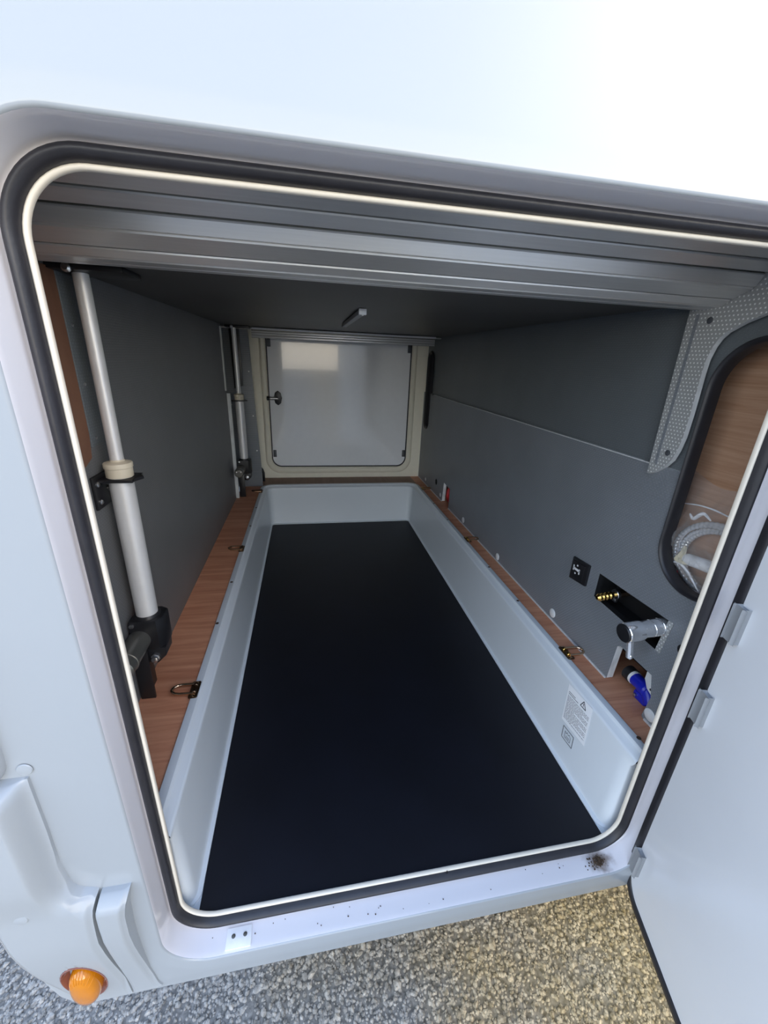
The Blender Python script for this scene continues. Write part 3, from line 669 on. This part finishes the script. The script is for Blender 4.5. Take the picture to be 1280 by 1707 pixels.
bp = empty('power_plug', (.745, .15, ZL), 'bright blue power plug lying in the wall cut-out', 'plug')
A = V((.744, .181, .276)); B = V((.742, .136, .278))
D = (B-A).normalized(); L = (B-A).length
obj('plug_body', MB().lathe([(.015, .002), (.0165, .004), (.0165, L*.6), (.0185, L*.62), (.0185, L), (.015, L+.004)], A, D, 28), BLUE, bp)
obj('plug_ring', MB().lathe([(.0150, -.004), (.0172, -.003), (.0172, .004), (.015, .005)], A, D, 28), WHITEP, bp)
obj('plug_back', MB().lathe([(.010, -.026), (.019, -.022), (.019, -.004)], A, D, 24), MATT, bp)
obj('plug_elbow', MB().tube([B-D*.008, B+V((-.002, -.010, -.010)), B+V((-.002, -.018, -.024))], .0150, 20), BLUE, bp)
obj('plug_flap', MB().box((.728, .122, ZL+.0005), (.752, .160, ZL+.022), .004), BLUE, bp)
obj('plug_screw', MB().lathe([(.004, 0), (.004, .005), (.002, .006)], (.728, .150, ZL+.012), (-1, .1, 0), 12), STEEL, bp)
mb = MB().prism([(.103, .345), (.140, .350), (.140, .315), (.128, .296), (.110, .288), (.100, .300)], 'x', .724, .738, .003)
cbk = obj('socket_bracket', mb, CAPW, None, 'light grey plastic bracket behind the blue plug', 'bracket', org=(.731, .12, .288))
obj('bracket_screw', MB().lathe([(.003, 0), (.003, .001)], (.724, .116, .303), (-1, 0, 0), 10), MATT, cbk)
mb = MB().tube([(.735, 1.560, ZL+.012), (.724, 1.552, .270), (.714, 1.545, .295), (.716, 1.548, .325), (.735, 1.56, .350)], .011, 12)
obj('red_cable', mb, RED, None, 'short red cable in the far notch of the right wall', 'cable', org=(.73, 1.57, ZL))

# ================================================================== stickers on the tray wall
def sticker():
    st = empty('warning_sticker', (.606, .185, .17), 'white warning sticker with a triangle sign and fine print on the right tray wall', 'sticker')
    X = lambda z: .594+.0095+(.018-.0095)*(z-.012)/(.228-.012)
    # local frame on the tilted label: u to viewer's right (-y), v up
    c = V((X(.172), .185, .172)); u = V((0, -.9965, .084)).normalized(); up = V(((.018-.0095)/.216, 0, 1)).normalized(); v = (up-u*up.dot(u)).normalized(); nrm = V((-1, 0, (.018-.0095)/.216)).normalized()
    def quad(mb, u0, u1, v0, v1, h): mb.rings([[c+u*a+v*b+nrm*hh for a, b in ((u0, v0), (u1, v0), (u1, v1), (u0, v1))] for hh in (h-.0003, h)], True, False, True)
    def line(mb, p, q, w, h):
        p, q = V((*p, 0)), V((*q, 0)); d = (q-p).normalized(); n = V((-d.y, d.x, 0))*w/2
        P = [p-n, q-n, q+n, p+n]; mb.rings([[c+u*a.x+v*a.y+nrm*hh for a in P] for hh in (h-.0002, h)], True, False, True)
    mb = MB(); quad(mb, -.046, .046, -.055, .055, .0010); obj('paper', mb, PAPER, st)
    tri = MB(); T = [(.006, .033), (.026, .033), (.016, .051)]
    for i in range(3): line(tri, T[i], T[(i+1) % 3], .0022, .0014)
    line(tri, (.016, .0385), (.016, .045), .002, .0014); line(tri, (.016, .0355), (.016, .0372), .002, .0014)
    obj('triangle_sign', tri, INK, st, label='printed warning triangle with an exclamation mark')
    fp = MB(); rr = random.Random(3)
    line(fp, (-.040, .036), (-.014, .036), .0018, .0014); line(fp, (-.040, .031), (-.002, .031), .0018, .0014)
    y = .024; k = 0
    while y > -.045:
        x = -.041; end = .041 if k % 4 < 3 else rr.uniform(-.01, .03)
        while x < end:
            w = rr.uniform(.003, .011); line(fp, (x, y), (min(x+w, end), y), .0013, .0014); x += w+.0016
        y -= .0042; k += 1
    obj('fine_print', fp, INKG, st, label='rows of unreadable fine print', kind='stuff')
    ps = empty('pictogram_sticker', (.604, .19, .085), 'small outlined pictogram sticker below the warning sticker', 'sticker')
    c2 = V((X(.088), .190, .088)); c = c2
    q = MB(); quad(q, -.023, .023, -.019, .019, .0008); obj('paper', q, TRAY, ps)
    fr = MB()
    for a, b in (((-.021, -.017), (.021, -.017)), ((.021, -.017), (.021, .017)), ((.021, .017), (-.021, .017)), ((-.021, .017), (-.021, -.017))): line(fr, a, b, .0018, .0012)
    obj('outline', fr, INK, ps)
    ic = MB(); pts = [(-.011, -.010), (.011, -.010), (.011, .004), (.006, .010), (.002, .005), (-.003, .010), (-.006, .004), (-.011, .009)]
    for i in range(len(pts)): line(ic, pts[i], pts[(i+1) % len(pts)], .0016, .0012)
    for z in (-.006, -.002): line(ic, (-.007, z), (.007, z), .0015, .0012)
    obj('pictogram', ic, INKG, ps)
sticker()

# ================================================================== shower set in the niche
def hose():
    mb = MB(); pts = []
    n = 900
    for i in range(n):
        t = i/n*2*math.pi*4.0; k = i/n
        r = .098-.018*k+.003*math.sin(t*1.3)
        pts.append((.757+.020*k+.004*math.sin(t*.5), .108+r*math.cos(t+2.4), .638-.006*k+r*.80*math.sin(t+2.4)))
    pts = [(max(x, .735), min(max(y, .022), .242), max(z, .560)) for x, y, z in pts]
    mb.tube(pts, .0055, 8, rad=lambda i: .0058 if (i//2) % 2 else .0047)
    return mb
sh = obj('shower_hose', hose(), HOSEM, None, 'coiled chrome shower hose in the clear bag', 'hose', org=(.76, .10, .56), sharp=80)
hs = empty('hand_shower', (.736, .12, .63), 'white shower handset inside the clear bag', 'shower head')
obj('handle', MB().lathe([(.004, 0), (.010, .003), (.0122, .008), (.0130, .05), (.0135, .085), (.011, .088)], (.737, .152, .627), (0, -1, .15), 24), WHITEP, hs)
obj('spray_disc', MB().lathe([(.016, 0), (.021, .006), (.021, .014), (.019, .017)], (.737, .064, .640), (0, -1, .15), 24), WHITEP, hs)
def bag():
    mb = MB(); nu, nv = 44, 44; G = []
    for j in range(nv+1):
        row = []
        for i in range(nu+1):
            a, b = i/nu, j/nv
            y = .012+.226*a; z = .553+.235*b+.012*math.sin(a*7)*b
            e = min(a, 1-a, .5)*2; f = max(0.0, min(1, e*2.2))*max(0.0, min(1, min(b*4, (1-b)*2.2)))
            w = mnoise.noise(V((a*5, b*5, 1)))*.014+abs(mnoise.noise(V((a*9, b*8, 4))))*.014
            row.append((.790-.074*f**.7+w*f, y, z))
        G.append(row)
    mb.rings(G, closed=False)
    return mb
bg = obj('plastic_bag', bag(), BAG, None, 'crumpled clear plastic bag standing in the hatch niche', 'bag', org=(.77, .12, .553), sharp=25)
def fold(pts, r, m, label=None):  # strand that paints a highlight along a fold of the bag
    P = [V(p) for p in pts]; q = []
    for i in range(len(P)-1):
        for k in range(5): q.append(P[i].lerp(P[i+1], k/5)+V((0, 0, 0)))
    q.append(P[-1]); n = len(q)
    for _ in range(3): q = [q[0]]+[(q[i-1]+q[i]*2+q[i+1])/4 for i in range(1, n-1)]+[q[-1]]
    obj('bag_fold_glint', MB().tube(q, r, 6, rad=lambda i: r*(.35+1.3*math.sin(math.pi*min(i+.6, n-.6)/n)**.6)), m, bg, label=label)
fold([(.730, .167, .598), (.728, .169, .610), (.727, .153, .617), (.727, .131, .610), (.728, .115, .597), (.731, .097, .579)], .0016, FOLD)
fold([(.734, .156, .653), (.731, .154, .638), (.730, .163, .620), (.729, .149, .620), (.731, .133, .623)], .0042, FOLDY, 'yellowish highlight strand along a fold of the bag')
fold([(.750, .183, .716), (.748, .171, .707), (.747, .160, .722), (.747, .151, .729), (.748, .134, .719)], .0024, FOLD)
fold([(.752, .206, .731), (.750, .170, .740), (.750, .137, .742), (.750, .105, .739), (.752, .06, .736)], .0011, FOLD)
fold([(.733, .160, .583), (.732, .134, .577), (.732, .115, .573), (.733, .096, .575)], .0016, FOLD)
mb = MB().prism([(.158, .588), (.143, .581), (.148, .599)], 'x', .724, .726); obj('red_print', mb, RED, bg)

# ================================================================== striker plate and crumbs on the sill
sp = empty('striker_plate', (-.196, -.032, RZ0+.001), 'small white striker plate with two screws on the sill', 'plate')
obj('plate', MB().box((-.2185, -.0465, RZ0+.0002), (-.1735, -.0155, RZ0+.0020), .0006), WHITEP, sp)
for x in (-.206, -.185): obj('screw', MB().lathe([(.0036, 0), (.0036, .0008), (.001, .0014)], (x, -.0285, RZ0+.0020), (0, 0, 1), 12), MOTOR, sp)
cr = MB(); rr = random.Random(5)
for i in range(150):
    a = rr.uniform(0, 6.28); q = abs(rr.gauss(0, .5)); x = .566+q*.026*math.cos(a)-.010*q; y = -.026+q*.018*math.sin(a)
    if not (-.040 < y < -.012): continue
    s = rr.uniform(.0006, .0018)
    cr.box((x-s, y-s*.8, RZ0), (x+s, y+s*.8, RZ0+s*.9), 0, Matrix.Rotation(rr.uniform(0, 3), 3, 'Z'))
for i in range(24):
    x = rr.uniform(-.27, .52); y = rr.uniform(-.04, -.012); s = rr.uniform(.0005, .0010)
    cr.box((x-s, y-s, RZ0), (x+s, y+s, RZ0+s), 0)
obj('mud_crumbs', cr, DIRT, None, 'patch of dried brown mud crumbs on the sill corner', 'mud', kind='stuff')

# ================================================================== open door (door_1)
H = V((.634, -.037, 0)); U = V((-.28, -.96, 0)).normalized(); N = V((U.y, -U.x, 0)); N = N if N.x < 0 else -N
d1 = empty('door_1', (H.x, H.y, -.087), 'white locker door standing open at the right', 'door', kind='structure')
def dpt(a, z, h): return H+U*a+V((0, 0, z))+N*h
do = rrect(0, .925, -.087, 1.165, .062, 12)
def dring(ins, h):
    return [dpt(a, z, h) for a, z in rrect(ins, .925-ins, -.087+ins, 1.165-ins, max(.062-ins, .01), 12)]
mb = MB(); mb.rings([dring(.006, -.018), dring(.002, -.017), dring(.004, -.001), dring(.012, 0.0)], True, True, True)
obj('door_panel', mb, DOORW, d1, sharp=40)
mb = MB(); mb.rings([dring(-.0015, -.012), dring(-.003, -.004), dring(-.001, .0022), dring(.007, .0032), dring(.0155, .0024), dring(.0168, .0)])
obj('edge_seal', mb, RUBBER, d1, sharp=60)
R3 = Matrix((N, U, V((0, 0, 1)))).transposed()
for z in (.624, .448, .018):
    c = dpt(.0270, z, .0048); b = MB().box((c.x-.0060, c.y-.0095, c.z-.028), (c.x+.0060, c.y+.0095, c.z+.028), .0045, R3, 3)
    obj('hinge_pad', b, GREYP, d1, label='grey plastic pad on the door edge')
for a0, z0, a1, z1 in ((.05, .068, .90, 1.02),):
    pass

# ================================================================== bumper corner, skirt end, lamp, corner trim (lower left)
def surf(rows, back=-.050):
    """rows of (x, y, z) points top to bottom, closed to a back plane"""
    mb = MB(); n = len(rows[0])
    mb.rings(rows, closed=False)
    rim = [r[0] for r in rows]+rows[-1][1:]+[r[-1] for r in reversed(rows[:-1])]+list(reversed(rows[0][1:-1]))
    mb.rings([rim, [(p[0], back, p[2]) for p in rim]], True, False, True)
    return mb
def lerp(a, b, t): return a+(b-a)*t
def sstep(t): t = max(0, min(1, t)); return t*t*(3-2*t)
def keyed(keys, z):
    ks = sorted(keys)
    if z <= ks[0][0]: return ks[0][1]
    for (a, u), (b, v) in zip(ks, ks[1:]):
        if z <= b: return lerp(u, v, (z-a)/(b-a))
    return ks[-1][1]
ar = [(-.066, -.374), (-.055, -.375), (.052, -.380), (.14, -.382), (.195, -.378), (.222, -.375), (.2345, -.372), (.2385, -.376), (.2435, -.390), (.252, -.399), (.268, -.405), (.309, -.4085), (.38, -.4068), (.482, -.4065)]
al = [(-.066, -.452), (-.060, -.459), (-.03, -.479), (.0, -.487), (.042, -.496), (.10, -.504), (.17, -.511), (.482, -.520)]
LX, LZ = -.4295, .020
def bump_y(x, z, scoop=True):
    x1, x0 = keyed(ar, z), keyed(al, z)
    low = sstep((.325-z)/.10)                     # 0: upper column, 1: lower broad part
    colm = lerp(-.092, -.0625, sstep((x+.430)/.024))
    base = -.0585-.0235*sstep((z+.072)/.24)
    y = lerp(colm, lerp(base+.004, base, sstep((x1-x)/.010)), low)
    y = lerp(y, -.0585, 1-math.sqrt(max(0, min(1, (.4825-z)/.012))))
    top = max(0, min(1, (keyed([(-.43, .278), (-.412, .275), (-.403, .266), (-.396, .256), (-.388, .2478), (-.380, .2425), (-.372, .2395), (-.36, .2385)], x)-z)/.024))
    y = lerp(y, -.0585, (1-math.sqrt(top))*sstep((x+.418)/.018))
    y = min(y+.016*sstep((x0+.022-x)/.022), -.0580)
    e = math.hypot((x-LX)/.0295, (z-LZ)/.062)          # scoop for the marker lamp
    return y+(-.0405-y)*sstep((1.02-e)/.10) if scoop else y
def bumper():
    zs = sorted({*[-.045+.0045*i for i in range(30)], .482, .4815, .479, .472, .46, .42, .38, .34, .309, .290, .28, .272, .265, .259, .254, .2505, .2475, .2455, .2435, .242, .2405, .239, .2375, .236, .2345, .232, .229, .222, .21, .195, .165, .14, .10, -.047, -.055, -.061, -.066}, reverse=True)
    rows = []
    for z in zs:
        x1, x0 = keyed(ar, z), keyed(al, z)
        rows.append([(lerp(x0, x1, (i/80)**.8), bump_y(lerp(x0, x1, (i/80)**.8), z), z) for i in range(81)])
    return surf(rows, -.036)
bmp = obj('corner_bumper', bumper(), TRIMW, None, 'white moulded bumper corner below the locker at the left', 'bumper', org=(-.44, -.06, -.06), sharp=50)
obj('screw_cap', MB().lathe([(.0115, 0), (.0105, .0014), (.004, .0025)], (-.460, -.0815, .243), (-.1, -1, .05), 20), TRIMW, bmp)
obj('screw_cap', MB().lathe([(.0095, 0), (.0085, .0012), (.003, .002)], (-.408, -.0562, .495), (0, -1, 0), 20), TRIMW, bmp)
seam = [(keyed(al, z)+.016, z) for z in (.28, .24, .2, .16, .12, .08, .04, .0, -.02, -.035)]
obj('seam', MB().tube([(x, bump_y(x, z)-.0003, z) for x, z in seam], .0011, 8), GREYP, bmp, label='thin dark seam along the lower edge')
bl = [(-.062, -.372), (.05, -.3745), (.138, -.3750), (.21, -.3715), (.2335, -.3680)]
br = [(-.062, -.325), (-.052, -.330), (.0, -.337), (.058, -.3395), (.126, -.3405), (.199, -.336), (.2335, -.3285)]
def skirt():
    zs = [.2335, .2333, .2325, .230, .226, .220, .21, .195, .18, .14, .10, .06, .03, 0, -.02, -.035, -.048, -.056, -.062]
    rows = []
    for z in zs:
        x0, x1 = keyed(bl, z), keyed(br, z); row = []
        base = -.0590-.0225*sstep((z+.080)/.27)
        base = lerp(base, -.0585, 1-math.sqrt(max(0, min(1, (.2338-z)/.014))))
        for i in range(17):
            s = i/16; x = lerp(x0, x1, s); y = base+.005*sstep((x-x1+.008)/.008)+.002*sstep((x0+.004-x)/.004)
            row.append((x, min(y, -.0580), z))
        rows.append(row)
    return surf(rows)
obj('skirt_end', skirt(), TRIMW, None, 'narrow white skirt end piece between bumper corner and opening', 'trim', org=(-.345, -.06, -.06), sharp=50)
ct = []
for z in (.70, .65, .60, .56, .53, .515, .502, .492, .486):
    w = keyed([(.486, -.440), (.492, -.431), (.502, -.4265), (.525, -.4245), (.60, -.422), (.70, -.420)], z)
    ct.append([(lerp(-.52, w, i/12), -.060-.030*math.sin(math.pi/2*min(1, (1-i/12)*2.0+.12))*(1 if z > .495 else .8), z) for i in range(13)])
obj('corner_trim', surf(ct), TRIMW, None, 'white corner trim ending just above the bumper', 'trim', org=(-.46, -.06, .486), sharp=50)

ml = empty('side_marker_lamp', (LX, -.06, LZ-.06), 'amber side marker lamp set in a scoop of the bumper corner', 'lamp')
ZMIN = -.066
def ell(k, dy, rx=.0305, rz=.0635, n=40, flat=None, zc=LZ):
    pts = []
    for i in range(n):
        t = 2*math.pi*i/n; x, z = LX+rx*k*math.cos(t), max(zc+rz*k*math.sin(t), ZMIN+.002)
        pts.append((x, (flat if flat is not None else bump_y(x, z, False))+dy, z))
    return pts
mb = MB(); mb.rings([ell(1.03, .004), ell(1.02, -.0010), ell(.985, -.0012), ell(.93, .003), ell(.82, .0, flat=-.0545), ell(.6, .0, flat=-.0495), ell(.05, .0, flat=-.048)], True, False, True)
obj('lamp_surround', mb, AMBERD, ml, label='brownish reflector dish around the lens')
LXB = LX; mb = MB(); le2 = lambda k, y: ell(k, 0, .0222, .047, 40, y, LZ-.010)
mb.rings([le2(.98, -.050), le2(1, -.062), le2(.97, -.069), le2(.88, -.0745), le2(.70, -.0785), le2(.45, -.0805), le2(.02, -.081)], True, True, True)
lens = obj('lens', mb, AMBER, ml)
rb = MB()
for i in range(9):
    a = math.radians(35+i*13)
    rb.tube([(LX+.0222*k*math.cos(a), y-.0002, LZ-.010+.047*k*math.sin(a)) for k, y in ((1.0, -.056), (1.005, -.062), (.975, -.069), (.885, -.0745), (.70, -.0785))], .0007, 5)
obj('lens_ribs', rb, AMBER, lens, kind='stuff')
